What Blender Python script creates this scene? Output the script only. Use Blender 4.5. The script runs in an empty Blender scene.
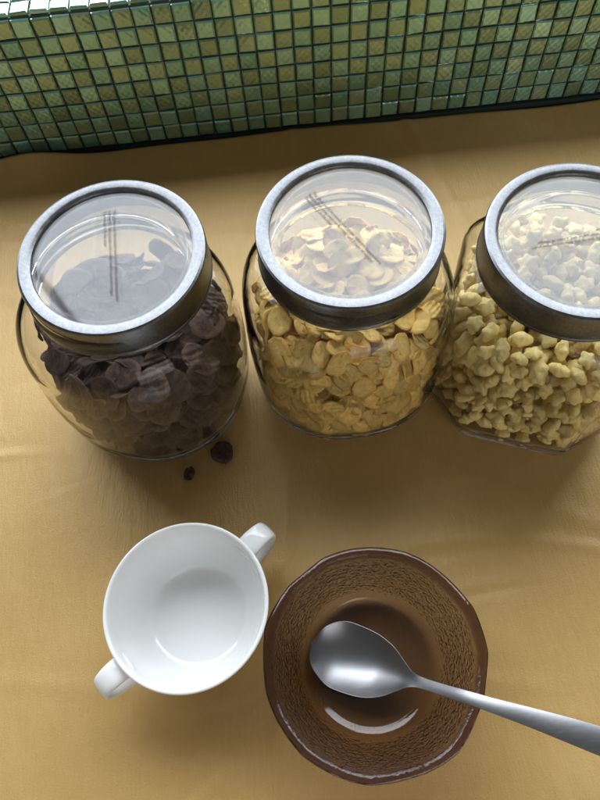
import bpy, bmesh, math, random
import numpy as np
from mathutils import Matrix, Vector

# ------------------------------------------------------------------ camera, world, lights, exposure
scene = bpy.context.scene
COL = scene.collection
CAM_H = 0.48
F_PX = 647.0
def cam_axes(vx, vy, f):
    d = np.array([vx, vy, f], float); d /= np.linalg.norm(d)
    up = -d
    z = np.array([0, 0, 1.0]); Y = z - up * (z @ up); Y /= np.linalg.norm(Y)
    X = np.cross(Y, up)
    return np.stack([X, Y, up])
R = cam_axes(36, 335, F_PX)
cd = bpy.data.cameras.new("camera")
cam = bpy.data.objects.new("camera", cd); COL.objects.link(cam)
m = Matrix.Identity(4)
for i in range(3):
    m[i][0] = R[i, 0]; m[i][1] = -R[i, 1]; m[i][2] = -R[i, 2]
m[2][3] = CAM_H
cam.matrix_world = m
cd.sensor_fit = 'VERTICAL'; cd.sensor_height = 36.0; cd.lens = F_PX / 800 * 36.0
cd.clip_start = 0.01; cd.clip_end = 50
scene.camera = cam

world = bpy.data.worlds.new("World"); scene.world = world; world.use_nodes = True
bg = world.node_tree.nodes["Background"]
bg.inputs[0].default_value = (1.0, 0.96, 0.90, 1); bg.inputs[1].default_value = 0.135

def area_light(name, loc, target, sx, sy, power, color):
    l = bpy.data.lights.new(name, 'AREA'); l.shape = 'RECTANGLE'; l.size = sx; l.size_y = sy
    l.energy = power; l.color = color
    o = bpy.data.objects.new(name, l); COL.objects.link(o)
    o.location = loc
    o.rotation_euler = (Vector(target) - Vector(loc)).to_track_quat('-Z', 'Y').to_euler()
    return o
# daylight from a tall three-paned window beyond the tiled ledge
for x, w in ((-1.375, 0.75), (-0.15, 1.62), (1.225, 1.05)):
    area_light("window_and_fill_light", (x, 1.50, 1.50), (x, 0.0, 1.50), w, 2.30, 49.0 * w, (0.86, 0.93, 1.0))

# added fill lamp lifting jar fronts and mosaic, low behind the viewer's right shoulder
area_light("window_and_fill_light", (0.9, -2.3, 1.15), (0.05, 0.4, 0.1), 1.8, 1.2, 19.0, (0.97, 0.98, 1.0))

vs = scene.view_settings
scene.display_settings.display_device = 'sRGB'
vs.view_transform = 'Standard'; vs.look = 'None'; vs.gamma = 1.0; vs.exposure = 0.0
vs.use_curve_mapping = False
cy = scene.cycles
cy.use_denoising = True
try: cy.denoiser = 'OPENIMAGEDENOISE'
except Exception: pass
cy.caustics_reflective = False
cy.caustics_refractive = True
cy.blur_glossy = 0.3
cy.max_bounces = 16; cy.transmission_bounces = 12; cy.transparent_max_bounces = 24
cy.glossy_bounces = 5; cy.diffuse_bounces = 4
cy.sample_clamp_indirect = 14.0

rnd = random.Random(7)
rng = np.random.default_rng(11)

# ------------------------------------------------------------------ helpers
def tag(o, label=None, cat=None, group=None, kind=None):
    if label: o["label"] = label
    if cat: o["category"] = cat
    if group: o["group"] = group
    if kind: o["kind"] = kind
    return o

def empty(name, loc=(0, 0, 0), rz=0.0):
    o = bpy.data.objects.new(name, None); COL.objects.link(o)
    o.location = loc; o.rotation_euler = (0, 0, rz); o.empty_display_size = 0.02
    return o

def mesh_from(name, verts, faces, smooth=True):
    me = bpy.data.meshes.new(name)
    me.from_pydata([tuple(map(float, v)) for v in verts], [], faces)
    if smooth: me.polygons.foreach_set("use_smooth", [True] * len(me.polygons))
    me.update()
    return me

def obj(name, me, mat, parent=None):
    o = bpy.data.objects.new(name, me); COL.objects.link(o)
    if mat and not me.materials: me.materials.append(mat)
    if parent: o.parent = parent
    return o

def lathe(profile, seg=96, rfun=None, closed=True):
    """profile: list of (r, z); rfun(az, r, z) -> r. closed joins last to first."""
    V, Fc = [], []
    n = len(profile)
    for (r, z) in profile:
        for k in range(seg):
            a = 2 * math.pi * k / seg
            rr, zz = (r, z) if rfun is None else rfun(a, r, z)
            V.append((rr * math.cos(a), rr * math.sin(a), zz))
    rng_ = n if closed else n - 1
    for i in range(rng_):
        j = (i + 1) % n
        for k in range(seg):
            k2 = (k + 1) % seg
            Fc.append((i * seg + k, i * seg + k2, j * seg + k2, j * seg + k))
    return V, Fc

def fix_normals(me):
    bm = bmesh.new(); bm.from_mesh(me)
    bmesh.ops.remove_doubles(bm, verts=bm.verts, dist=1e-7)
    bmesh.ops.recalc_face_normals(bm, faces=bm.faces)
    bm.to_mesh(me); bm.free()
    me.polygons.foreach_set("use_smooth", [True] * len(me.polygons)); me.update()
    return me

# ------------------------------------------------------------------ materials
def new_mat(name):
    mt = bpy.data.materials.new(name); mt.use_nodes = True
    nt = mt.node_tree
    return mt, nt, nt.nodes, nt.links, nt.nodes["Principled BSDF"]

def noise(nodes, links, scale, detail=4, rough=0.6, vec=None):
    n = nodes.new("ShaderNodeTexNoise"); n.inputs["Scale"].default_value = scale
    n.inputs["Detail"].default_value = detail; n.inputs["Roughness"].default_value = rough
    if vec is not None: links.new(vec, n.inputs["Vector"])
    return n

def ramp(nodes, links, fac, stops):
    r = nodes.new("ShaderNodeValToRGB")
    els = r.color_ramp.elements
    while len(els) < len(stops): els.new(0.5)
    for e, (p, c) in zip(els, stops):
        e.position = p; e.color = (*c, 1) if len(c) == 3 else c
    links.new(fac, r.inputs[0])
    return r

def coord(nodes, kind="Object", scale=None, rot=None, links=None):
    t = nodes.new("ShaderNodeTexCoord"); out = t.outputs[kind]
    if scale is None and rot is None: return out
    mp = nodes.new("ShaderNodeMapping")
    if scale: mp.inputs["Scale"].default_value = scale
    if rot: mp.inputs["Rotation"].default_value = rot
    links.new(out, mp.inputs["Vector"])
    return mp.outputs[0]

def bump(nodes, links, h, strength, dist, normal=None):
    b = nodes.new("ShaderNodeBump"); b.inputs["Strength"].default_value = strength
    b.inputs["Distance"].default_value = dist
    links.new(h, b.inputs["Height"])
    if normal is not None: links.new(normal, b.inputs["Normal"])
    return b

def mat_cloth():
    mt, nt, N, L, P = new_mat("gold_satin")
    v = coord(N)
    big = noise(N, L, 9, 4, 0.6, v)
    streak = noise(N, L, 1.0, 5, 0.65, coord(N, "Object", (420, 28, 60), None, L))
    fine = noise(N, L, 850, 2, 0.6, v)
    rdg = noise(N, L, 1.0, 5, 0.6, coord(N, "Object", (17, 8, 12), (0, 0, 0.2), L)); rdg.noise_type = 'RIDGED_MULTIFRACTAL'
    mx = N.new("ShaderNodeMix"); mx.data_type = 'FLOAT'; mx.inputs[0].default_value = 0.25
    L.new(big.outputs[0], mx.inputs[2]); L.new(streak.outputs[0], mx.inputs[3])
    cr = ramp(N, L, mx.outputs[0], [(0.25, (0.445, 0.272, 0.088)), (0.50, (0.495, 0.312, 0.109)), (0.75, (0.545, 0.358, 0.136))])
    L.new(cr.outputs[0], P.inputs["Base Color"])
    P.inputs["Roughness"].default_value = 0.38
    P.inputs["Specular IOR Level"].default_value = 0.6
    P.inputs["Specular Tint"].default_value = (1.0, 0.86, 0.6, 1)
    P.inputs["Sheen Weight"].default_value = 0.25; P.inputs["Sheen Tint"].default_value = (1, 0.85, 0.6, 1)
    P.inputs["Sheen Roughness"].default_value = 0.4
    b1 = bump(N, L, fine.outputs[0], 0.5, 0.0006)
    b2 = bump(N, L, streak.outputs[0], 0.16, 0.0012, b1.outputs[0])
    crease = noise(N, L, 1.0, 4, 0.7, coord(N, "Object", (60, 14, 20), (0, 0, 0.25), L))
    b4 = bump(N, L, rdg.outputs[0], 0.30, 0.0025, b2.outputs[0])
    b3 = bump(N, L, crease.outputs[0], 0.35, 0.004, b4.outputs[0])
    L.new(b3.outputs[0], P.inputs["Normal"])
    return mt

def mat_simple(name, col, rough, metal=0.0, bump_scale=None, bump_s=0.2, bump_d=0.0005, var=0.12, spec=0.5):
    mt, nt, N, L, P = new_mat(name)
    v = coord(N)
    n = noise(N, L, bump_scale or 120, 4, 0.6, v)
    lo = tuple(c * (1 - var) for c in col); hi = tuple(min(1, c * (1 + var)) for c in col)
    cr = ramp(N, L, n.outputs[0], [(0.3, lo), (0.7, hi)])
    L.new(cr.outputs[0], P.inputs["Base Color"])
    P.inputs["Roughness"].default_value = rough; P.inputs["Metallic"].default_value = metal
    P.inputs["Specular IOR Level"].default_value = spec
    if bump_s: L.new(bump(N, L, n.outputs[0], bump_s, bump_d).outputs[0], P.inputs["Normal"])
    return mt

def mat_lid_metal():
    mt, nt, N, L, P = new_mat("galvanised_lid_metal")
    v = coord(N)
    a = noise(N, L, 420, 5, 0.75, v); b = noise(N, L, 1200, 3, 0.6, v)
    cr = ramp(N, L, a.outputs[0], [(0.3, (0.125, 0.13, 0.135)), (0.50, (0.165, 0.17, 0.178)), (0.70, (0.225, 0.23, 0.235))])
    L.new(cr.outputs[0], P.inputs["Base Color"])
    rr = ramp(N, L, a.outputs[0], [(0.35, (0.29,) * 3), (0.7, (0.38,) * 3)])
    L.new(rr.outputs[0], P.inputs["Roughness"])
    P.inputs["Metallic"].default_value = 1.0
    L.new(bump(N, L, b.outputs[0], 0.10, 0.0003).outputs[0], P.inputs["Normal"])
    return mt

def mat_steel():
    mt, nt, N, L, P = new_mat("brushed_stainless")
    v = coord(N, "Object", (40, 900, 900), None, L)
    a = noise(N, L, 1.0, 3, 0.6, v)
    P.inputs["Base Color"].default_value = (0.31, 0.31, 0.32, 1)
    P.inputs["Metallic"].default_value = 1.0
    rr = ramp(N, L, a.outputs[0], [(0.3, (0.34,) * 3), (0.7, (0.40,) * 3)])
    L.new(rr.outputs[0], P.inputs["Roughness"])
    L.new(bump(N, L, a.outputs[0], 0.05, 0.0002).outputs[0], P.inputs["Normal"])
    return mt

def mat_thin_clear(name, tint, edge, ior, rough, milky=0.0, milk_col=(0.85, 0.87, 0.9), gloss=1.0, smudge=0.0):
    """clear sheet: straight transmission, Fresnel reflection, optional haze"""
    mt, nt, N, L, P = new_mat(name)
    out = N["Material Output"]
    lw = N.new("ShaderNodeLayerWeight"); lw.inputs[0].default_value = 0.35
    tc = ramp(N, L, lw.outputs["Facing"], [(0.0, tint), (0.45, tint), (0.93, edge)])
    tr = N.new("ShaderNodeBsdfTransparent"); L.new(tc.outputs[0], tr.inputs[0])
    gl = N.new("ShaderNodeBsdfGlossy"); gl.inputs["Roughness"].default_value = rough
    gl.inputs["Color"].default_value = (gloss, gloss, gloss, 1)
    # Schlick reflectance, the same from either side of the sheet
    f0 = ((ior - 1) / (ior + 1)) ** 2
    fz = N.new("ShaderNodeLayerWeight"); fz.inputs[0].default_value = 0.5
    pw = N.new("ShaderNodeMath"); pw.operation = 'POWER'; pw.inputs[1].default_value = 5.0
    L.new(fz.outputs["Facing"], pw.inputs[0])
    fr = N.new("ShaderNodeMath"); fr.operation = 'MULTIPLY_ADD'
    L.new(pw.outputs[0], fr.inputs[0]); fr.inputs[1].default_value = 1 - f0; fr.inputs[2].default_value = f0
    base = tr.outputs[0]
    if milky > 0:
        df = N.new("ShaderNodeBsdfDiffuse"); df.inputs[0].default_value = (*milk_col, 1)
        tl = N.new("ShaderNodeBsdfTranslucent"); tl.inputs[0].default_value = (*milk_col, 1)
        ms = N.new("ShaderNodeMixShader"); ms.inputs[0].default_value = 0.5
        L.new(df.outputs[0], ms.inputs[1]); L.new(tl.outputs[0], ms.inputs[2])
        sm = noise(N, L, 90, 4, 0.65, coord(N))
        mr = N.new("ShaderNodeMapRange"); mr.inputs["From Min"].default_value = 0.3; mr.inputs["From Max"].default_value = 0.75
        mr.inputs["To Min"].default_value = milky * (1 - smudge); mr.inputs["To Max"].default_value = milky * (1 + smudge)
        L.new(sm.outputs[0], mr.inputs["Value"])
        m2 = N.new("ShaderNodeMixShader"); L.new(mr.outputs[0], m2.inputs[0])
        L.new(tr.outputs[0], m2.inputs[1]); L.new(ms.outputs[0], m2.inputs[2]); base = m2.outputs[0]
    mx = N.new("ShaderNodeMixShader"); L.new(fr.outputs[0], mx.inputs[0])
    L.new(base, mx.inputs[1]); L.new(gl.outputs[0], mx.inputs[2])
    L.new(mx.outputs[0], out.inputs["Surface"])
    N.remove(P)
    return mt

def mat_jar_glass():
    mt, nt, N, L, P = new_mat("jar_glass")
    P.inputs["Base Color"].default_value = (0.985, 0.992, 0.985, 1)
    P.inputs["Transmission Weight"].default_value = 1.0
    P.inputs["IOR"].default_value = 1.27; P.inputs["Roughness"].default_value = 0.0
    n = noise(N, L, 28, 2, 0.5, coord(N))          # slightly wavy pressed glass
    L.new(bump(N, L, n.outputs[0], 0.08, 0.003).outputs[0], P.inputs["Normal"])
    return mt

def mat_bowl_glass():
    mt, nt, N, L, P = new_mat("hammered_brown_glass")
    P.inputs["Base Color"].default_value = (0.97, 0.95, 0.93, 1)
    va = N.new("ShaderNodeVolumeAbsorption"); va.inputs["Color"].default_value = (0.53, 0.40, 0.40, 1); va.inputs["Density"].default_value = 660
    L.new(va.outputs[0], N["Material Output"].inputs["Volume"])
    P.inputs["Transmission Weight"].default_value = 1.0
    P.inputs["IOR"].default_value = 1.48
    P.inputs["Roughness"].default_value = 0.03
    return mt

def mat_bowl_hammered():
    """one glass all over; the hammered relief fades out on the smooth floor and at the rim"""
    mt = mat_bowl_glass(); mt.name = "hammered_brown_glass_textured"
    N, L = mt.node_tree.nodes, mt.node_tree.links
    P = N["Principled BSDF"]
    v = coord(N, "Object")
    n1 = noise(N, L, 800, 2, 0.5, v); n2 = noise(N, L, 420, 2, 0.5, v)
    vm = N.new("ShaderNodeVectorMath"); vm.operation = 'MULTIPLY'; vm.inputs[1].default_value = (1, 1, 0)
    L.new(v, vm.inputs[0])
    ln = N.new("ShaderNodeVectorMath"); ln.operation = 'LENGTH'; L.new(vm.outputs[0], ln.inputs[0])
    mr = N.new("ShaderNodeMapRange"); mr.inputs["From Min"].default_value = 0.0440; mr.inputs["From Max"].default_value = 0.0505
    mr.inputs["To Min"].default_value = 0.06; mr.inputs["To Max"].default_value = 0.8
    L.new(ln.outputs["Value"], mr.inputs["Value"])
    b1 = bump(N, L, n1.outputs[0], 0.8, 0.00065)
    b2 = bump(N, L, n2.outputs[0], 0.6, 0.0011, b1.outputs[0])
    mq = N.new("ShaderNodeMapRange"); mq.inputs["From Min"].default_value = 0.0630; mq.inputs["From Max"].default_value = 0.0655
    mq.inputs["To Min"].default_value = 1.0; mq.inputs["To Max"].default_value = 0.12
    L.new(ln.outputs["Value"], mq.inputs["Value"])
    mm = N.new("ShaderNodeMath"); mm.operation = 'MULTIPLY'; L.new(mr.outputs[0], mm.inputs[0]); L.new(mq.outputs[0], mm.inputs[1])
    L.new(mm.outputs[0], b1.inputs["Strength"]); L.new(mm.outputs[0], b2.inputs["Strength"])
    L.new(b2.outputs[0], P.inputs["Normal"])
    return mt

def mat_flake(name, dark, mid, light, ridged, rough=0.75, edge_c=(0.1, 0.06, 0.04), edge_r=0.0105, ridge_d=0.0009):
    mt, nt, N, L, P = new_mat(name)
    v = coord(N)
    oi = N.new("ShaderNodeObjectInfo")
    off = N.new("ShaderNodeVectorMath"); off.operation = 'ADD'
    sc_ = N.new("ShaderNodeVectorMath"); sc_.operation = 'SCALE'; sc_.inputs[0].default_value = (1, 1, 1)
    L.new(oi.outputs["Random"], sc_.inputs["Scale"])
    L.new(v, off.inputs[0]); L.new(sc_.outputs[0], off.inputs[1])
    a = noise(N, L, 240, 5, 0.7, off.outputs[0]); b = noise(N, L, 1100, 4, 0.7, off.outputs[0])
    cr = ramp(N, L, a.outputs[0], [(0.28, dark), (0.5, mid), (0.74, light)])
    # toasted towards the edge
    vm = N.new("ShaderNodeVectorMath"); vm.operation = 'LENGTH'; L.new(v, vm.inputs[0])
    eg = N.new("ShaderNodeMapRange"); eg.inputs["From Min"].default_value = edge_r * 0.55; eg.inputs["From Max"].default_value = edge_r * 1.1
    eg.inputs["To Max"].default_value = 0.75
    L.new(vm.outputs["Value"], eg.inputs["Value"])
    em = N.new("ShaderNodeMix"); em.data_type = 'RGBA'; L.new(eg.outputs[0], em.inputs[0])
    L.new(cr.outputs[0], em.inputs[6]); em.inputs[7].default_value = (*edge_c, 1)
    hv = N.new("ShaderNodeHueSaturation")
    mr = N.new("ShaderNodeMapRange"); mr.inputs["To Min"].default_value = 0.70; mr.inputs["To Max"].default_value = 1.20
    L.new(oi.outputs["Random"], mr.inputs["Value"]); L.new(mr.outputs[0], hv.inputs["Value"])
    L.new(em.outputs[2], hv.inputs["Color"]); L.new(hv.outputs[0], P.inputs["Base Color"])
    P.inputs["Roughness"].default_value = rough
    P.inputs["Specular IOR Level"].default_value = 0.3
    b1 = bump(N, L, b.outputs[0], 0.7, 0.0010)
    last = bump(N, L, a.outputs[0], 0.55, 0.0016, b1.outputs[0])
    if ridged:
        w = N.new("ShaderNodeTexWave"); w.inputs["Scale"].default_value = 75; w.inputs["Distortion"].default_value = 1.2
        w.inputs["Detail"].default_value = 2; w.inputs["Detail Scale"].default_value = 4
        L.new(v, w.inputs["Vector"])
        last = bump(N, L, w.outputs[0], 0.9, ridge_d, last.outputs[0])
    L.new(last.outputs[0], P.inputs["Normal"])
    return mt

def mat_tile(name, dark, light):
    mt, nt, N, L, P = new_mat(name)
    # small diagonal facets cut into the back of every glass tile
    mp = N.new("ShaderNodeMapping"); mp.inputs["Rotation"].default_value = (0, 0, math.radians(45))
    mp.inputs["Scale"].default_value = (210, 210, 210)
    t = N.new("ShaderNodeTexCoord"); L.new(t.outputs["Object"], mp.inputs["Vector"])
    sx = N.new("ShaderNodeSeparateXYZ"); L.new(mp.outputs[0], sx.inputs[0])
    pp = []
    for ax in ("X", "Y"):
        q = N.new("ShaderNodeMath"); q.operation = 'PINGPONG'; q.inputs[1].default_value = 0.5
        L.new(sx.outputs[ax], q.inputs[0]); pp.append(q)
    ad = N.new("ShaderNodeMath"); ad.operation = 'ADD'
    L.new(pp[0].outputs[0], ad.inputs[0]); L.new(pp[1].outputs[0], ad.inputs[1])
    oi = N.new("ShaderNodeObjectInfo")
    mx = N.new("ShaderNodeMix"); mx.data_type = 'RGBA'
    L.new(oi.outputs["Random"], mx.inputs[0]); mx.inputs[6].default_value = (*dark, 1); mx.inputs[7].default_value = (*light, 1)
    L.new(mx.outputs[2], P.inputs["Base Color"])
    P.inputs["Metallic"].default_value = 0.62; P.inputs["Roughness"].default_value = 0.17
    P.inputs["Coat Weight"].default_value = 1.0; P.inputs["Coat Roughness"].default_value = 0.03; P.inputs["Coat IOR"].default_value = 1.5
    sp = noise(N, L, 35, 3, 0.6, t.outputs["Object"])
    b0 = bump(N, L, sp.outputs[0], 0.10, 0.002)
    b = bump(N, L, ad.outputs[0], 0.30, 0.0010, b0.outputs[0])
    L.new(b.outputs[0], P.inputs["Normal"])
    return mt

M = {}
M["cloth"] = mat_cloth()
M["table"] = mat_simple("dark_table_wood", (0.10, 0.06, 0.03), 0.5)
M["grout"] = mat_simple("dark_grout", (0.045, 0.062, 0.052), 0.6, bump_scale=300)
M["plinth"] = mat_simple("dark_plinth", (0.018, 0.030, 0.026), 0.55, bump_scale=200)
M["lid"] = mat_lid_metal()
M["steel"] = mat_steel()
M["glass"] = mat_jar_glass()
M["plastic"] = mat_thin_clear("lid_plastic", (0.95, 0.955, 0.965), (0.85, 0.87, 0.9), 1.43, 0.05, 0.055, (0.80, 0.85, 0.96), smudge=0.6)
M["plug"] = mat_thin_clear("plug_plastic", (0.95, 0.955, 0.965), (0.75, 0.78, 0.82), 1.45, 0.08, 0.10, smudge=0.4)
M["sticker"] = mat_thin_clear("clear_sticker", (0.985, 0.985, 0.985), (0.97, 0.97, 0.97), 1.08, 0.1, 0.015)
M["ink"] = mat_simple("grey_ink", (0.10, 0.10, 0.11), 0.6, bump_s=0)
M["porcelain"] = mat_simple("white_porcelain", (0.80, 0.80, 0.785), 0.10, bump_scale=20, bump_s=0.02, var=0.012)
M["bowl_t"] = mat_bowl_hammered()
CH = ((0.022, 0.011, 0.007), (0.062, 0.033, 0.022), (0.150, 0.092, 0.066)); CHE = (0.165, 0.102, 0.074)
M["choc_a"] = mat_flake("chocolate_flake", *CH, False, 0.75, CHE, 0.0108)
M["choc_b"] = mat_flake("chocolate_flake_ridged", *CH, True, 0.75, CHE, 0.0108)
CO = ((0.70, 0.38, 0.08), (0.92, 0.63, 0.19), (0.95, 0.74, 0.32)); COE = (0.84, 0.46, 0.10)
M["corn_a"] = mat_flake("corn_flake", *CO, False, 0.6, COE, 0.0090)
M["corn_b"] = mat_flake("corn_flake_ridged", *CO, True, 0.6, COE, 0.0090, 0.0006)
M["star"] = mat_flake("star_puff", (0.88, 0.60, 0.17), (0.95, 0.75, 0.29), (0.96, 0.83, 0.44), False, 0.55, (0.90, 0.68, 0.27), 0.0090)
M["mint"] = mat_tile("mint_mirror_tile", (0.20, 0.44, 0.34), (0.34, 0.62, 0.49))
M["olive"] = mat_tile("olive_mirror_tile", (0.22, 0.35, 0.21), (0.34, 0.49, 0.31))

# ------------------------------------------------------------------ setting: table and cloth
WALL_Y = 0.575
def box_mesh(name, x0, x1, y0, y1, z0, z1):
    v = [(x, y, z) for z in (z0, z1) for y in (y0, y1) for x in (x0, x1)]
    f = [(0, 2, 3, 1), (4, 5, 7, 6), (0, 1, 5, 4), (1, 3, 7, 5), (3, 2, 6, 7), (2, 0, 4, 6)]
    return mesh_from(name, v, f, False)
tag(obj("table", box_mesh("table", -0.75, 0.95, -0.45, 0.86, -0.045, -0.004), M["table"]), kind="structure",
    label="dark wooden table top under the gold tablecloth")

def cloth_height(x, y):
    r = lambda a, b, c, w, h: h * np.exp(-((a * x + b * y - c) / w) ** 2)
    h = 0.0006 * np.sin(9 * x + 4 * y + 1.3) + 0.0005 * np.sin(17 * y - 11 * x)
    # soft press folds
    h = h + r(0.97, 0.22, 0.265, 0.006, 0.0014) + r(0.99, -0.10, -0.035, 0.005, 0.0010) + r(0.15, 0.99, 0.02, 0.006, 0.0004)
    h = h + r(0.10, 0.995, 0.43, 0.007, 0.0006) + r(0.98, 0.18, -0.245, 0.006, 0.0012) + r(0.5, 0.866, 0.21, 0.008, 0.0008)
    # many short press creases
    rc = np.random.default_rng(21)
    for q in range(70):
        cx, cy_ = rc.uniform(-0.38, 0.42), rc.uniform(-0.10, 0.50); an = rc.choice([1.45, 1.75, 0.15]) + rc.normal(0, 0.22)
        ln, wd, hh = rc.uniform(0.03, 0.11), rc.uniform(0.003, 0.006), rc.uniform(0.0003, 0.0009) * rc.choice([-1, 1])
        u = (x - cx) * math.cos(an) + (y - cy_) * math.sin(an); v = -(x - cx) * math.sin(an) + (y - cy_) * math.cos(an) + 0.06 * u * u / ln
        h = h + hh * np.exp(-(u / ln) ** 2) * (np.exp(-(v / wd) ** 2) - 0.5 * np.exp(-((v - 1.8 * wd) / (1.5 * wd)) ** 2))
    return h
pads = [(-0.112, 0.28, 0.10), (0.043, 0.281, 0.10), (0.184, 0.252, 0.10), (-0.087, 0.083, 0.05), (0.027, 0.041, 0.055)]
xs = np.concatenate([np.linspace(-0.7, -0.42, 12), np.linspace(-0.40, 0.46, 400), np.linspace(0.48, 0.9, 14)])
ys = np.concatenate([np.linspace(-0.40, -0.12, 12), np.linspace(-0.10, 0.5705, 310)])
Xg, Yg = np.meshgrid(xs, ys)
Zg = cloth_height(Xg, Yg)
mask = np.ones_like(Zg)
for (px, py, pr) in pads:
    d = np.hypot(Xg - px, Yg - py); mask = np.minimum(mask, np.clip((d - pr * 0.85) / (pr * 0.4), 0, 1))
Zg = Zg * mask - 0.0025 * (1 - 0) * 0
Zg = Zg - np.where(mask < 1, 0.0, 0.0)
# the far hem: uneven, lifting in a little fold beside the tiled ledge
edge = np.clip((Yg - 0.52) / 0.048, 0, 1)
Yg2 = Yg + edge * (0.0015 * np.sin(13 * Xg + 0.7) + 0.001 * np.sin(37 * Xg))
Zg = Zg + edge ** 2 * (0.0025 + 0.0015 * np.sin(11 * Xg + 2.0))
fold = np.exp(-((Xg + 0.250) / 0.045) ** 2) * edge ** 2
Zg = Zg + fold * 0.013
Yg2 = Yg2 - fold * 0.004
V = np.stack([Xg, Yg2, Zg - 0.0012], -1).reshape(-1, 3)
nx, ny = len(xs), len(ys)
Fc = [(j * nx + i, j * nx + i + 1, (j + 1) * nx + i + 1, (j + 1) * nx + i) for j in range(ny - 1) for i in range(nx - 1)]
cl = obj("tablecloth", mesh_from("tablecloth", V, Fc), M["cloth"])
sol = cl.modifiers.new("thickness", 'SOLIDIFY'); sol.thickness = 0.0009; sol.offset = -1
tag(cl, "gold satin tablecloth with faint creases spread under the jars and dishes", "tablecloth")

# ------------------------------------------------------------------ mosaic ledge
PITCH = 0.0176
TILE = 0.0162
Z0 = 0.0040
ROWS = 8
WALL_TOP = Z0 + ROWS * PITCH + 0.0006
wall = empty("mosaic_ledge", (0, WALL_Y, 0))
tag(wall, "low ledge wall covered in faceted green and olive mirror mosaic tiles", "mosaic wall")
obj("wall_core", box_mesh("wall_core", -0.75, 0.95, 0.003, 0.26, -0.04, WALL_TOP - 0.0002), M["grout"], wall)
obj("plinth", box_mesh("plinth", -0.75, 0.95, -0.0025, 0.0028, -0.0035, Z0 - 0.0006), M["plinth"], wall)

def tile_mesh(name):
    """faceted cushion tile: lies in local XY, face towards +Z"""
    h = TILE / 2; b = h * 0.84; t0, t1, t2 = 0.0, 0.0022, 0.0034
    V = [(-h, -h, t0), (h, -h, t0), (h, h, t0), (-h, h, t0),
         (-h, -h, t1), (h, -h, t1), (h, h, t1), (-h, h, t1),
         (-b, -b, t2), (b, -b, t2), (b, b, t2), (-b, b, t2), (0, 0, t2 + 0.00025)]
    Fc = [(3, 2, 1, 0)] + [(i, (i + 1) % 4, 4 + (i + 1) % 4, 4 + i) for i in range(4)] \
        + [(4 + i, 4 + (i + 1) % 4, 8 + (i + 1) % 4, 8 + i) for i in range(4)] + [(8 + i, 8 + (i + 1) % 4, 12) for i in range(4)]
    return V, Fc
TV, TF = tile_mesh("t")
tile_me = {}
for c in ("mint", "olive"):
    me = mesh_from("mosaic_tile_" + c, TV, TF, False); me.materials.append(M[c]); tile_me[c] = me
stuff = {"mint": ([], []), "olive": ([], [])}
def place_tile(x, y, z, up, colour, real):
    rx = 0.0 if up else math.pi / 2
    rot = Matrix.Rotation(rx, 4, 'X') @ Matrix.Rotation(rng.normal(0, 0.035), 4, 'X') @ Matrix.Rotation(rng.normal(0, 0.035), 4, 'Y') @ Matrix.Rotation(rng.normal(0, 0.012), 4, 'Z')
    mw = Matrix.Translation((x, y, z)) @ rot
    if real:
        o = bpy.data.objects.new("mosaic_tile", tile_me[colour]); COL.objects.link(o)
        o.parent = wall; o.matrix_local = mw
    else:
        Vv, Ff = stuff[colour]; b = len(Vv)
        Vv.extend([mw @ Vector(p) for p in TV]); Ff.extend([tuple(b + i for i in f) for f in TF])
X0 = -0.0055
n_real = 0
for r in range(ROWS):
    z = Z0 + (r + 0.5) * PITCH
    # columns in view widen towards the camera
    for c in range(-42, 53):
        x = X0 + (c + 0.5) * PITCH + rng.normal(0, 0.0002)
        left = -0.292 + (z / 0.147) * 0.075; right = 0.357 - (z / 0.147) * 0.05
        vis = left - 0.012 < x < right + 0.012
        place_tile(x, 0.0026, z + rng.normal(0, 0.0002), False, "mint" if (c + r) % 2 else "olive", vis)
        n_real += vis
for r in range(14):
    y = 0.0035 + (r + 0.5) * PITCH
    for c in range(-42, 53):
        x = X0 + (c + 0.5) * PITCH
        vis = r == 0 and -0.245 < x < -0.045
        place_tile(x, y, WALL_TOP, True, "mint" if (c + r) % 2 else "olive", vis)
        n_real += vis
for colour in stuff:
    Vv, Ff = stuff[colour]
    o = obj("mosaic_tiles", mesh_from("mosaic_tiles_" + colour, Vv, Ff, False), M[colour], wall)
    o["kind"] = "stuff"
print("tiles as parts", n_real)

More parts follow.
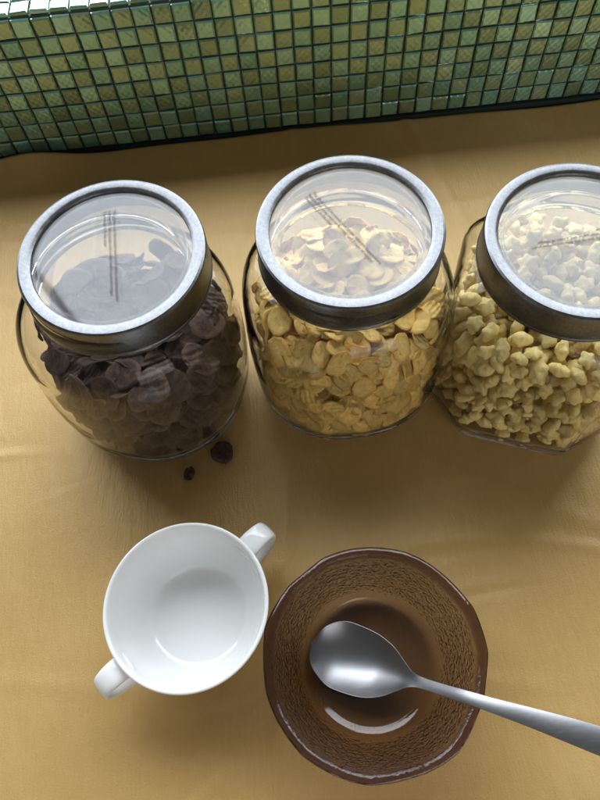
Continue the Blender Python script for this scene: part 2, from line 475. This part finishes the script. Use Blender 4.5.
# ------------------------------------------------------------------ cereal pieces (meshes shared by many pieces)
def flake_mesh(name, seed, mat, size=0.0095, thick=0.0009, curl=0.5, ragged=1.0):
    r = np.random.default_rng(seed)
    seg, rings = 16, 4
    ph = r.uniform(0, 6.28, 6); am = r.uniform(0.01, 0.06, 6) * ragged
    ax = r.uniform(0.85, 1.15)
    cu = r.uniform(0.25, 1.0) * curl; sad = r.uniform(-0.5, 0.6) * curl
    wv = r.uniform(0, 6.28, 4)
    V = []
    def pt(i, k, s):
        t = i / rings; a = 2 * math.pi * k / seg
        rr = size * t * (1 + sum(am[j] * math.cos((j + 2) * a + ph[j]) / (1 + 0.4 * j) for j in range(6)))
        x, y = rr * math.cos(a) * ax, rr * math.sin(a) / ax
        u, v = x / size, y / size
        z = size * (cu * 0.5 * (u * u + v * v) + sad * 0.5 * (u * u - v * v) + 0.07 * math.sin(4.5 * u + wv[0]) * math.sin(4 * v + wv[1]) + 0.045 * math.sin(8 * u + wv[2]) * math.cos(7 * v + wv[3]))
        z -= size * cu * 0.25
        th = thick * (1.0 - 0.55 * t ** 3) * (1 + 0.3 * math.sin(5 * u + ph[0]))
        return (x, y, z + s * th)
    for s in (1, -1):
        V.append(pt(0, 0, s))
        for i in range(1, rings + 1):
            for k in range(seg): V.append(pt(i, k, s))
    n = 1 + rings * seg
    Fc = []
    for q, s in enumerate((1, -1)):
        o = q * n
        for k in range(seg):
            k2 = (k + 1) % seg
            f = (o, o + 1 + k, o + 1 + k2); Fc.append(f if s > 0 else f[::-1])
            for i in range(1, rings):
                a_, b_ = o + 1 + (i - 1) * seg, o + 1 + i * seg
                f = (a_ + k, b_ + k, b_ + k2, a_ + k2); Fc.append(f if s > 0 else f[::-1])
    e0, e1 = 1 + (rings - 1) * seg, n + 1 + (rings - 1) * seg
    for k in range(seg):
        k2 = (k + 1) % seg; Fc.append((e0 + k, e1 + k, e1 + k2, e0 + k2))
    me = mesh_from(name, V, Fc); me.materials.append(mat)
    return me

def star_mesh(name, seed, mat, size=0.0074):
    r = np.random.default_rng(seed)
    bm = bmesh.new(); bmesh.ops.create_icosphere(bm, subdivisions=3, radius=1.0)
    ph = r.uniform(0, 6.28); lob = r.uniform(0.62, 1.2, 5); jit = r.uniform(-0.18, 0.18, 5)
    flat = r.uniform(0.62, 0.82); bend = r.uniform(-0.25, 0.25)
    n3 = r.uniform(0, 6.28, 3)
    for v in bm.verts:
        p = v.co.normalized(); a = math.atan2(p.y, p.x); ce = math.hypot(p.x, p.y)
        # five fat arms
        best = 0.0
        for k in range(5):
            da = (a - (ph + k * 2 * math.pi / 5 + jit[k]) + math.pi) % (2 * math.pi) - math.pi
            best = max(best, lob[k] * math.exp(-(da / 0.46) ** 2))
        rr = 0.60 + 0.42 * best * ce ** 1.5
        rr *= 1 + 0.05 * math.sin(5 * p.x + n3[0]) * math.sin(6 * p.y + n3[1])
        zf = flat * (0.62 + 0.28 * best) / rr * (0.9)
        z = p.z * rr * zf + bend * ce * ce * 0.3 * math.cos(2 * a + n3[2])
        v.co = Vector((p.x * rr, p.y * rr, z)) * size
    me = bpy.data.meshes.new(name); bm.to_mesh(me); bm.free()
    me.polygons.foreach_set("use_smooth", [True] * len(me.polygons))
    me.materials.append(mat)
    return me

KIND = {
    "choc": [flake_mesh("chocolate_flake_shape", 100 + i, M["choc_b" if i % 3 == 0 else "choc_a"], 0.0106, 0.0009, 0.36) for i in range(9)],
    "corn": [flake_mesh("corn_flake_shape", 200 + i, M["corn_b" if i % 4 == 0 else "corn_a"], 0.0090, 0.0007, 0.34) for i in range(9)],
    "star": [star_mesh("star_puff_shape", 300 + i, M["star"]) for i in range(12)],
}
RAD = {"choc": 0.0108, "corn": 0.0092, "star": 0.0074}
THK = {"choc": 0.0028, "corn": 0.0026, "star": 0.0052}
DMIN = {"choc": 0.0117, "corn": 0.0088, "star": 0.0098}

# ------------------------------------------------------------------ jars
LID_R, LID_TOP, LID_H = 0.0605, 0.166, 0.0245
NECK_R = 0.0535
WALL_T = 0.0028
class JarShape:
    def __init__(s, p, apoth, cham, rb, belly):
        s.p, s.a, s.c, s.rb, s.belly = p, apoth, cham, rb, belly
    def cross(s, az):
        """body radius towards az (octagon with softened corners)"""
        t = 0.0
        for k in range(8):
            d = s.a if k % 2 == 0 else s.c
            t += max(0.0, math.cos(az - k * math.pi / 4) / d) ** s.p
        return t ** (-1.0 / s.p)
    def level(s, z):
        """scale of the body section, and how round it is (neck = 1) at height z"""
        zb, zs, zn = s.rb, 0.108, 0.139
        if z < zb:
            q = 1 - z / zb
            k = 1 - (s.rb * 0.62 / s.a) * (1 - math.sqrt(max(0, 1 - q * q)))
            return k, 0.0
        if z < zs:
            u = (z - zb) / (zs - zb)
            return 1 + s.belly * math.sin(math.pi * u), 0.0
        u = min(1.0, (z - zs) / (zn - zs))
        w = 1 - math.sqrt(max(0.0, 1 - u * u)) if u < 1 else 1.0
        return 1.0, min(1.0, w)
    def rad(s, az, z):
        k, w = s.level(z)
        return (s.cross(az) * k) * (1 - w) + NECK_R * w

def jar_body(shape):
    zs = [0.0012, 0.0004] + [0.0] + [shape.rb * (1 - math.cos(t * math.pi / 2)) for t in np.linspace(0.12, 1, 9)]
    zs = [0.0] + [shape.rb * (1 - math.cos(t * math.pi / 2)) for t in np.linspace(0.1, 1, 9)]
    zs += list(np.linspace(shape.rb, 0.108, 8))[1:] + [0.108 + 0.031 * math.sin(t * math.pi / 2) for t in np.linspace(0.1, 1, 11)] + [0.1435, 0.148, 0.153]
    seg = 144
    az = [2 * math.pi * k / seg for k in range(seg)]
    cr = [shape.cross(a) for a in az]
    V = [(0, 0, 0.0012)]; rows = []
    def ring(scale_or_fn, z):
        rows.append(len(V))
        for i, a in enumerate(az):
            r = scale_or_fn(i); V.append((r * math.cos(a), r * math.sin(a), z))
    k0, _ = shape.level(0.0)
    ring(lambda i: cr[i] * k0 * 0.86, 0.0014); ring(lambda i: cr[i] * k0 * 0.93, 0.0)
    for z in zs[1:]:
        k, w = shape.level(z); ring(lambda i: cr[i] * k * (1 - w) + NECK_R * w, z)
    ring(lambda i: NECK_R - 0.0012, 0.1545); ring(lambda i: NECK_R - WALL_T, 0.153)
    base_in = 0.0055
    for z in reversed(zs[1:]):
        k, w = shape.level(z)
        zi = base_in + (z - 0) * (1 - base_in / 0.153)
        ring(lambda i: cr[i] * k * (1 - w) + NECK_R * w - WALL_T, zi)
    ring(lambda i: cr[i] * k0 * 0.80, base_in); 
    last = len(V); V.append((0, 0, base_in))
    Fc = []
    for k in range(seg):
        k2 = (k + 1) % seg
        Fc.append((0, rows[0] + k2, rows[0] + k)); Fc.append((last, rows[-1] + k, rows[-1] + k2))
        for a, b in zip(rows[:-1], rows[1:]): Fc.append((a + k, a + k2, b + k2, b + k))
    return fix_normals(mesh_from("glass_body", V, Fc))

def text_mesh(body, size):
    c = bpy.data.curves.new("txt", 'FONT'); c.body = body; c.size = size; c.space_line = 1.05; c.resolution_u = 2; c.offset = size * 0.012
    o = bpy.data.objects.new("txt", c); COL.objects.link(o)
    dg = bpy.context.evaluated_depsgraph_get()
    me = bpy.data.meshes.new_from_object(o.evaluated_get(dg))
    bpy.data.objects.remove(o); bpy.data.curves.remove(c)
    return me

LID_TEXT = "This glass could be cloudy due to the different temperature\nBefore first using wash with water and 2 cups of vinegar\nThen rinse it to be clear"
def lid_parts(jar, off, text_off, text_rot):
    top, bot = LID_TOP, LID_TOP - LID_H
    rin = 0.0514
    prof = [(LID_R - 0.0004, bot), (LID_R + 0.0004, bot + 0.0006), (LID_R + 0.0003, bot + 0.0018), (LID_R - 0.0002, bot + 0.0026), (LID_R, top - 0.0022), (LID_R - 0.0006, top - 0.0006), (LID_R - 0.0020, top),
            (0.0540, top - 0.0001), (rin + 0.0016, top - 0.0004), (rin + 0.0003, top - 0.0011), (rin, top - 0.0022), (rin, top - 0.0034), (rin + 0.001, top - 0.0036), (0.0588, top - 0.0036), (0.0590, bot)]
    V, Fc = lathe(prof, 128)
    lid = obj("lid", fix_normals(mesh_from("lid", V, Fc)), M["lid"], jar); 
    lt = Matrix.Translation((off[0], off[1], LID_TOP)) @ Matrix.Rotation(math.radians(off[2]), 4, 'X') @ Matrix.Translation((0, 0, -LID_TOP)); lid.matrix_local = lt
    es = lid.modifiers.new("edges", 'EDGE_SPLIT'); es.split_angle = math.radians(24)
    zt = top - 0.0026
    V, Fc = lathe([(0.0006, zt), (0.03, zt), (rin - 0.0001, zt), (rin - 0.0001, zt - 0.0009), (0.03, zt - 0.0009), (0.0006, zt - 0.0009)], 96)
    me = mesh_from("lid_window", V, Fc)
    bm = bmesh.new(); bm.from_mesh(me); bmesh.ops.holes_fill(bm, edges=[e for e in bm.edges if e.is_boundary]); bm.to_mesh(me); bm.free()
    fix_normals(me); me.polygons.foreach_set("use_smooth", [False] * len(me.polygons))
    obj("lid_window", me, M["plastic"], lid)
    # clear plug below the window that presses into the neck
    V, Fc = lathe([(0.0488, zt - 0.0012), (0.0486, zt - 0.006), (0.0470, zt - 0.0115), (0.0462, zt - 0.0170), (0.0452, zt - 0.0176), (0.0446, zt - 0.0168), (0.0456, zt - 0.011), (0.0474, zt - 0.005), (0.0476, zt - 0.0012)], 96)
    obj("plug", fix_normals(mesh_from("plug", V, Fc)), M["plug"], lid)
    me = text_mesh(LID_TEXT, 0.00262); me.materials.append(M["ink"])
    # fit the longest line to 71 mm
    w = max(v.co.x for v in me.vertices); s = 0.071 / w
    for v in me.vertices: v.co.x *= s; v.co.y *= 1.15
    t = bpy.data.objects.new("lettering", me); COL.objects.link(t); t.parent = lid
    t.location = (text_off[0], text_off[1], zt + 0.00035); t.rotation_euler = (0, 0, text_rot)
    sv = [(-0.003, -0.0115, 0), (0.074, -0.0115, 0), (0.074, 0.0045, 0), (-0.003, 0.0045, 0)]
    st = obj("sticker", mesh_from("sticker", [(a, b, z) for z in (0.0, 0.00012) for (a, b, c) in sv],
             [(3, 2, 1, 0), (4, 5, 6, 7), (0, 1, 5, 4), (1, 2, 6, 5), (2, 3, 7, 6), (3, 0, 4, 7)], False), M["sticker"], lid)
    st.location = (text_off[0], text_off[1], zt + 0.00012); st.rotation_euler = (0, 0, text_rot)
    return lid

def fill_jar(name, label, cat, group, kind, shape, loc, rz, level, dome, slope, n_try, seed, stuff_name, stuff_label):
    r = np.random.default_rng(seed)
    rad, thk, dmin = RAD[kind], THK[kind], DMIN[kind]
    cell = dmin; grid = {}
    pts = []
    camv = np.array([0.0, 0.0, CAM_H])
    c, s_ = math.cos(rz), math.sin(rz)
    crosst = np.array([shape.cross(2 * math.pi * k / 720) for k in range(720)])
    def Rin(az, z):
        k, w = shape.level(z)
        return crosst[int((az % (2 * math.pi)) / (2 * math.pi) * 720) % 720] * k * (1 - w) + NECK_R * w - WALL_T - 0.0006
    def surf(x, y):   # heap surface: uneven
        return level + dome * (1 - (x * x + y * y) / 0.005) + slope * (c * x - s_ * y) + 0.006 * math.sin(31 * x + seed) * math.cos(27 * y + 2 * seed) + 0.004 * math.sin(70 * x + 55 * y + seed)
    for t in range(n_try):
        az = r.uniform(0, 2 * math.pi); z = r.uniform(0.007, level + 0.026)
        q = math.sqrt(r.uniform(0, 1))
        Rw = Rin(az, z); rho = q * Rw
        shell = Rw - rho < rad * 1.25
        e = np.array([math.cos(az), math.sin(az), 0.0])
        near_top = level - z < rad
        if kind == "star": n = r.normal(size=3)
        else:
            n = r.normal(size=3) * (0.40 if shell else 0.32) + np.array([0, 0, 0.9]) + (e * r.uniform(0.5, 1.5) if shell else 0)
        n /= np.linalg.norm(n)
        sc = r.uniform(0.78, 1.22) if kind != "star" else r.uniform(0.85, 1.15)
        R_ = rad * sc
        ext = R_ * math.sqrt(max(0.0, 1 - (n @ e) ** 2)) * 0.85 + thk
        if kind == "star": ext = R_ * 0.72
        vz = R_ * math.sqrt(max(0.0, 1 - n[2] ** 2)) * 0.9 + thk * 0.6
        z = max(z, 0.0062 + vz)
        Rw = min(Rin(az, z), Rin(az, max(0.006, z - vz * 0.8)), Rin(az, z + vz * 0.8))
        lim = Rw - ext
        if lim < 0.005: continue
        if shell or rho > lim: rho = lim - (0.0 if r.random() < 0.5 else r.uniform(0, 0.005))
        x, y = rho * e[0], rho * e[1]
        if z > surf(x, y): continue
        p = np.array([x, y, z]); key = tuple((p // cell).astype(int)); ok = True
        for dx in (-1, 0, 1):
            for dy in (-1, 0, 1):
                for dz in (-1, 0, 1):
                    for o_ in grid.get((key[0] + dx, key[1] + dy, key[2] + dz), ()):
                        if np.sum((o_ - p) ** 2) < dmin * dmin: ok = False; break
                    if not ok: break
                if not ok: break
            if not ok: break
        if not ok: continue
        grid.setdefault(key, []).append(p)
        pts.append((p, n, sc, lim - rho, surf(x, y) - z, e, r.integers(0, len(KIND[kind])), r.uniform(0, 2 * math.pi)))
    # score by how openly each piece shows towards the viewer
    scored = []
    for q in pts:
        p, n, sc, dwall, dtop, e, vi, spin = q
        wp = np.array([loc[0] + c * p[0] - s_ * p[1], loc[1] + s_ * p[0] + c * p[1], p[2]])
        we = np.array([c * e[0] - s_ * e[1], s_ * e[0] + c * e[1], 0])
        v = camv - wp; v /= np.linalg.norm(v)
        depth = min(dwall / max(0.05, we @ v) if we @ v > 0.05 else 9.0, max(0.0, dtop) / v[2])
        scored.append(depth)
    order = np.argsort(scored)
    real = set(order[:280].tolist())
    SV, SF = [], []; SM = []
    cnt = 0
    mats = sorted({me.materials[0].name for me in KIND[kind]}); mi = {k: i for i, k in enumerate(mats)}
    for i, (p, n, sc, dwall, dtop, e, vi, spin) in enumerate(pts):
        me = KIND[kind][vi]
        rot = Vector(n).to_track_quat('Z', 'Y').to_matrix().to_4x4() @ Matrix.Rotation(spin, 4, 'Z')
        mw = Matrix.Translation(loc) @ Matrix.Rotation(rz, 4, 'Z') @ Matrix.Translation(p) @ rot @ Matrix.Diagonal((sc, sc, sc, 1))
        if i in real:
            o = bpy.data.objects.new(name, me); COL.objects.link(o); o.matrix_world = mw
            tag(o, label, cat, group); cnt += 1
        else:
            co = np.empty(len(me.vertices) * 3); me.vertices.foreach_get("co", co); co = co.reshape(-1, 3)
            A = np.array(mw); w = co @ A[:3, :3].T + A[:3, 3]
            b = len(SV); SV.extend(w.tolist())
            for f in me.polygons: SF.append(tuple(b + k for k in f.vertices)); SM.append(mi[me.materials[0].name])
    so = bpy.data.objects.new(stuff_name, mesh_from(stuff_name, SV, SF)); COL.objects.link(so)
    for k in mats: so.data.materials.append(bpy.data.materials[k])
    so.data.polygons.foreach_set("material_index", SM)
    tag(so, stuff_label, cat, None, "stuff")
    print(name, "real", cnt, "of", len(pts))

JARS = [
    dict(kind="choc", loc=(-0.114, 0.275, 0.0), rz=math.radians(-19), lid=(0.005, 0.007, 3.5), shape=JarShape(9, 0.0745, 0.0775, 0.027, 0.03), level=0.099,
         toff=(-0.1072 + 0.107, 0.3165 - 0.280), trot=math.radians(-87.4), jl="glass jar with metal rimmed lid, half full of dark chocolate flakes"),
    dict(kind="corn", loc=(0.041, 0.275, 0.0), rz=math.radians(4), lid=(0.002, 0.007, 4.0), shape=JarShape(8, 0.0745, 0.0785, 0.027, 0.02), level=0.106,
         toff=(0.0222 - 0.043, 0.3138 - 0.281), trot=math.radians(-59.8), jl="glass jar with metal rimmed lid, filled with golden corn flakes"),
    dict(kind="star", loc=(0.184, 0.252, 0.0), rz=math.radians(-22), lid=(0, 0.003, 2.5), shape=JarShape(46, 0.0715, 0.0780, 0.016, 0.0), level=0.116,
         toff=(0.2225 - 0.184, 0.2535 - 0.252), trot=math.radians(183.2), jl="glass jar with metal rimmed lid, filled with pale yellow star puffs"),
]
for J in JARS:
    jr = empty("cereal_jar", J["loc"], 0.0)
    tag(jr, J["jl"], "jar", "cereal jars with metal rimmed lids")
    g = obj("glass_body", jar_body(J["shape"]), M["glass"], jr); g.rotation_euler = (0, 0, J["rz"])
    # the neck ring stays under the lid
    lid_parts(jr, J["lid"], J["toff"], J["trot"])
fill_jar("chocolate_flake", "dark chocolate flake heaped inside the jar of chocolate flakes", "flake", "chocolate flakes in their jar", "choc",
         JARS[0]["shape"], JARS[0]["loc"], JARS[0]["rz"], JARS[0]["level"], 0.012, 0.02, 24000, 3, "chocolate_flake_heap", "inner heap of dark chocolate flakes deeper inside their jar")
fill_jar("corn_flake", "golden curled corn flake heaped inside the jar of corn flakes", "flake", "corn flakes in their jar", "corn",
         JARS[1]["shape"], JARS[1]["loc"], JARS[1]["rz"], JARS[1]["level"], 0.012, 0.0, 26000, 5, "corn_flake_heap", "inner heap of golden corn flakes deeper inside their jar")
fill_jar("star_puff", "pale yellow star shaped puff heaped inside the jar of star puffs", "cereal puff", "star puffs in their jar", "star",
         JARS[2]["shape"], JARS[2]["loc"], JARS[2]["rz"], JARS[2]["level"], 0.006, 0.0, 28000, 8, "star_puff_heap", "inner heap of pale yellow star puffs deeper inside their jar")

# ------------------------------------------------------------------ spilled crumbs
o = obj("chocolate_crumb", flake_mesh("crumb", 41, M["choc_a"], 0.0092, 0.0026, 0.35, 1.7), None); o.location = (-0.0665, 0.2085, 0.0034); o.rotation_euler = (0.12, 0.1, 0.6)
tag(o, "round dark chocolate crumb on the cloth against the chocolate flake jar", "crumb", "chocolate crumbs spilled on the cloth")
o = obj("chocolate_crumb", flake_mesh("crumb", 44, M["choc_a"], 0.0048, 0.0018, 0.5, 2.2), None); o.location = (-0.0935, 0.1936, 0.0026); o.rotation_euler = (0.15, -0.2, 1.2)
tag(o, "tiny dark chocolate crumb lying alone on the cloth above the white cup", "crumb", "chocolate crumbs spilled on the cloth")

# ------------------------------------------------------------------ white two-handled cup
CUP = (-0.0868, 0.0832); CH = 0.056; CR = 0.0535
cup = empty("soup_cup", (CUP[0], CUP[1], 0.0))
tag(cup, "white porcelain soup cup with two small handles, empty, on the cloth", "cup")
outer = [(0.0, 0.0022), (0.024, 0.0022), (0.0255, 0.0), (0.0285, 0.0), (0.0295, 0.0022), (0.034, 0.006), (0.0395, 0.012), (0.0443, 0.020), (0.0480, 0.030), (0.0505, 0.040), (0.0521, 0.049), (0.0530, 0.0545)]
rim = [(0.0534, 0.0558), (0.0529, 0.0566), (0.0518, 0.0567), (0.0508, 0.0560)]
inner = [(0.0502, 0.0540), (0.0494, 0.049), (0.0480, 0.040), (0.0454, 0.030), (0.0418, 0.020), (0.0385, 0.0135), (0.0360, 0.0096), (0.0335, 0.0074), (0.0295, 0.0062), (0.020, 0.0058), (0.0, 0.0057)]
def subdiv_profile(pr, n=3):
    out = []
    P = [np.array(p) for p in pr]
    for i in range(len(P) - 1):
        p0, p1, p2, p3 = P[max(0, i - 1)], P[i], P[i + 1], P[min(len(P) - 1, i + 2)]
        for k in range(n):
            t = k / n
            out.append(tuple(0.5 * ((2 * p1) + (-p0 + p2) * t + (2 * p0 - 5 * p1 + 4 * p2 - p3) * t * t + (-p0 + 3 * p1 - 3 * p2 + p3) * t ** 3)))
    out.append(tuple(P[-1])); return out
prof = subdiv_profile(outer[:1] + outer[1:] + rim + inner, 3)
prof = [(max(0.00001, r), z) for r, z in prof]
V, Fc = lathe(prof, 128, closed=False)
obj("body", fix_normals(mesh_from("cup_body", V, Fc)), M["porcelain"], cup)
def sweep(path, widths, thicks, side, seg=16):
    """flattened tube along path; side = constant sideways vector"""
    V, Fc = [], []
    P = [Vector(p) for p in path]; S = Vector(side).normalized()
    for i, p in enumerate(P):
        t = (P[min(i + 1, len(P) - 1)] - P[max(i - 1, 0)]).normalized()
        nrm = t.cross(S).normalized()
        for k in range(seg):
            a = 2 * math.pi * k / seg
            ca, sa = math.cos(a), math.sin(a)
            f = lambda q: math.copysign(abs(q) ** 0.75, q)
            V.append(p + S * f(ca) * widths[i] / 2 + nrm * f(sa) * thicks[i] / 2)
    n = len(P)
    for i in range(n - 1):
        for k in range(seg):
            k2 = (k + 1) % seg; Fc.append((i * seg + k, i * seg + k2, (i + 1) * seg + k2, (i + 1) * seg + k))
    Fc.append(tuple(reversed(range(seg)))); Fc.append(tuple((n - 1) * seg + k for k in range(seg)))
    return fix_normals(mesh_from("handle", V, Fc))
for ang in (math.radians(40), math.radians(218)):
    ctrl = [(0.0495, 0, 0.0450), (0.0555, 0, 0.0490), (0.0625, 0, 0.0500), (0.0690, 0, 0.0475), (0.0720, 0, 0.0410), (0.0700, 0, 0.0330), (0.0630, 0, 0.0265), (0.0545, 0, 0.0235), (0.0455, 0, 0.0235)]
    pth = [(p[0], 0, p[1]) for p in subdiv_profile([(c[0], c[2]) for c in ctrl], 4)]
    n = len(pth)
    wd = [0.0155 + 0.0012 * math.cos(2 * math.pi * i / (n - 1)) for i in range(n)]
    th = [0.0050 + 0.0010 * math.cos(2 * math.pi * i / (n - 1)) for i in range(n)]
    h = obj("handle", sweep(pth, wd, th, (0, 1, 0)), M["porcelain"], cup); h.rotation_euler = (0, 0, ang)

# ------------------------------------------------------------------ brown glass bowl
BOWL = (0.0285, 0.0405); BH = 0.050
bowl = empty("glass_bowl", (BOWL[0], BOWL[1], 0.0)); bowl.scale = (1.005, 1.005, 1.0)
tag(bowl, "translucent brown hammered glass bowl with uneven rim beside the white cup", "bowl")
bo = [(0.0001, 0.0004), (0.029, 0.0004), (0.0360, 0.0005), (0.0405, 0.0011), (0.0440, 0.0027), (0.0472, 0.0060), (0.0498, 0.0104), (0.0532, 0.0178), (0.0574, 0.0275), (0.0616, 0.0382), (0.0648, 0.0455)]
br = [(0.0670, 0.0470), (0.0687, 0.0480), (0.0692, 0.0495), (0.0684, 0.0508), (0.0662, 0.0513), (0.0642, 0.0506), (0.0630, 0.0490), (0.0627, 0.0470)]
bi = [(0.0619, 0.0432), (0.0600, 0.0382), (0.0558, 0.0275), (0.0516, 0.0178), (0.0484, 0.0108), (0.0460, 0.0071), (0.0430, 0.0043), (0.0392, 0.0027), (0.034, 0.0020), (0.0001, 0.0019)]
lob = [rnd.uniform(-0.016, 0.016) for _ in range(13)]
def bowl_r(a, r, z):
    w = max(0.0, (z - 0.006) / 0.045)
    # softly faceted, hand-made rim: eleven shallow sides of uneven length
    t = (a / (2 * math.pi) * 11 + 0.3 * math.sin(2 * a + 0.6) + 0.18 * math.sin(3 * a)) % 1.0
    d = math.cos((t - 0.5) * 2 * math.pi / 11) 
    fac = (math.cos(math.pi / 11) / d)
    k = 1 + w * ((fac - 1) * 0.30 + 0.010 * math.sin(2 * a + 1.0) + 0.007 * math.sin(5 * a + 0.4) + 0.005 * math.sin(7 * a + 2))
    zz = z + w * w * (0.0012 * math.sin(3 * a + 0.5) + 0.0008 * math.sin(7 * a))
    rip = 0.0
    if 0.010 < z < 0.049: rip = 0.00018 * math.sin(40 * a + 300 * z) + 0.00015 * math.sin(57 * a - 420 * z)
    return r * k + rip, zz
def smooth_prof(pr, n): return [(max(0.0001, r), z) for r, z in subdiv_profile(pr, n)]
prof = smooth_prof(bo + br + bi, 3)
V, Fc = lathe(prof, 180, bowl_r, closed=False)
# walls (hammered) and base (smooth) as one solid with two materials
me = mesh_from("bowl_glass", V, Fc)
fix_normals(me)
me.materials.append(M["bowl_t"])
obj("bowl_wall", me, None, bowl)

# ------------------------------------------------------------------ spoon
spoon = empty("spoon", (0.02, 0.047, 0.005))
tag(spoon, "brushed stainless steel spoon resting in the brown glass bowl", "spoon")
tip = Vector((-0.0096, 0.0565, 0.0148)); neck = Vector((0.0530, 0.0262, 0.0255))
def spoon_frames():
    """centre line control points: position, half width, dish depth"""
    ctl = [  # t along, x, y, z, half width, depth
        (tip.x, tip.y, tip.z, 0.0004, 0.0),
        (-0.0075, 0.0552, 0.0137, 0.0098, 0.0012),
        (-0.0030, 0.0530, 0.0134, 0.0160, 0.0042),
        (0.0060, 0.0490, 0.0134, 0.0215, 0.0078),
        (0.0170, 0.0437, 0.0141, 0.0220, 0.0095),
        (0.0280, 0.0384, 0.0155, 0.0205, 0.0088),
        (0.0380, 0.0336, 0.0185, 0.0160, 0.0062),
        (0.0450, 0.0302, 0.0207, 0.0102, 0.0032),
        (0.0510, 0.0273, 0.0240, 0.0052, 0.0009),
        (0.0570, 0.0243, 0.0290, 0.0034, 0.0),
        (0.0680, 0.0186, 0.0395, 0.0033, 0.0),
        (0.0800, 0.0126, 0.0505, 0.0036, 0.0),
        (0.0950, 0.0055, 0.0585, 0.0042, 0.0),
        (0.1120, -0.0020, 0.0640, 0.0053, 0.0),
        (0.1300, -0.0102, 0.0680, 0.0066, 0.0),
        (0.1480, -0.0185, 0.0695, 0.0075, 0.0),
        (0.1640, -0.0260, 0.0700, 0.0076, 0.0),
        (0.1740, -0.0306, 0.0695, 0.0064, 0.0),
        (0.1785, -0.0327, 0.0692, 0.0036, 0.0),
        (0.1795, -0.0332, 0.0691, 0.0004, 0.0)]
    P = [np.array(c) for c in ctl]; out = []
    n = 4
    for i in range(len(P) - 1):
        p0, p1, p2, p3 = P[max(0, i - 1)], P[i], P[i + 1], P[min(len(P) - 1, i + 2)]
        for k in range(n):
            t = k / n
            q = 0.5 * ((2 * p1) + (-p0 + p2) * t + (2 * p0 - 5 * p1 + 4 * p2 - p3) * t * t + (-p0 + 3 * p1 - 3 * p2 + p3) * t ** 3)
            q[3] = max(q[3], 0.0004); q[4] = max(q[4], 0.0); out.append((q, i + t))
    out.append((P[-1], len(P) - 1)); return out
fr = spoon_frames()
NS = 16
SVt, SFt, part = [], [], []
for (q, t) in fr:
    c = Vector(q[:3]); i = fr.index((q, t)) if False else None
cs = [Vector(q[:3]) for q, t in fr]
rings = []
for i, (q, t) in enumerate(fr):
    tan = (cs[min(i + 1, len(cs) - 1)] - cs[max(i - 1, 0)]); tan.z *= 1.0; tan.normalize()
    side = Vector((-tan.y, tan.x, 0)).normalized()
    up = tan.cross(side); up = up if up.z > 0 else -up
    hw, dp = q[3], q[4]
    th = 0.0009 if t < 8 else 0.0009 + 0.0011 * min(1, (t - 8) / 2)
    crown = 0.0 if t < 8 else min(1, (t - 8) / 3) * 0.12 * hw
    ring = []
    for k in range(NS + 1):            # upper side
        u = -1 + 2 * k / NS; u = math.sin(u * math.pi / 2)
        h = -dp * (1 - u * u) + crown * (1 - u * u)
        ring.append(len(SVt)); SVt.append(cs[i] + side * hw * u + up * h)
    for k in range(NS - 1, 0, -1):     # under side
        u = -1 + 2 * k / NS; u = math.sin(u * math.pi / 2)
        edge_ = (1 - abs(u) ** 6)
        h = -dp * (1 - u * u) - th * (0.35 + 0.65 * edge_)
        ring.append(len(SVt)); SVt.append(cs[i] + side * hw * u + up * h)
    rings.append(ring)
for a in range(len(rings) - 1):
    for k in range(2 * NS):
        k2 = (k + 1) % (2 * NS)
        SFt.append((rings[a][k], rings[a][k2], rings[a + 1][k2], rings[a + 1][k])); part.append(0 if fr[a][1] < 8.5 else 1)
SFt.append(tuple(rings[0])); part.append(0); SFt.append(tuple(reversed(rings[-1]))); part.append(1)
full = mesh_from("spoon_full", SVt, SFt)
bm = bmesh.new(); bm.from_mesh(full); bmesh.ops.recalc_face_normals(bm, faces=bm.faces); bm.normal_update()
vn = [v.normal.copy() for v in bm.verts]
faces = [tuple(v.index for v in f.verts) for f in bm.faces]; bm.free()
for pi, nm in ((0, "spoon_bowl"), (1, "handle")):
    fs = [f for f, p in zip(faces, part) if p == pi]
    used = sorted({i for f in fs for i in f}); ix = {g: k for k, g in enumerate(used)}
    me = mesh_from(nm, [SVt[g] - spoon.location for g in used], [tuple(ix[g] for g in f) for f in fs])
    me.normals_split_custom_set_from_vertices([tuple(vn[g]) for g in used])
    obj(nm, me, M["steel"], spoon)
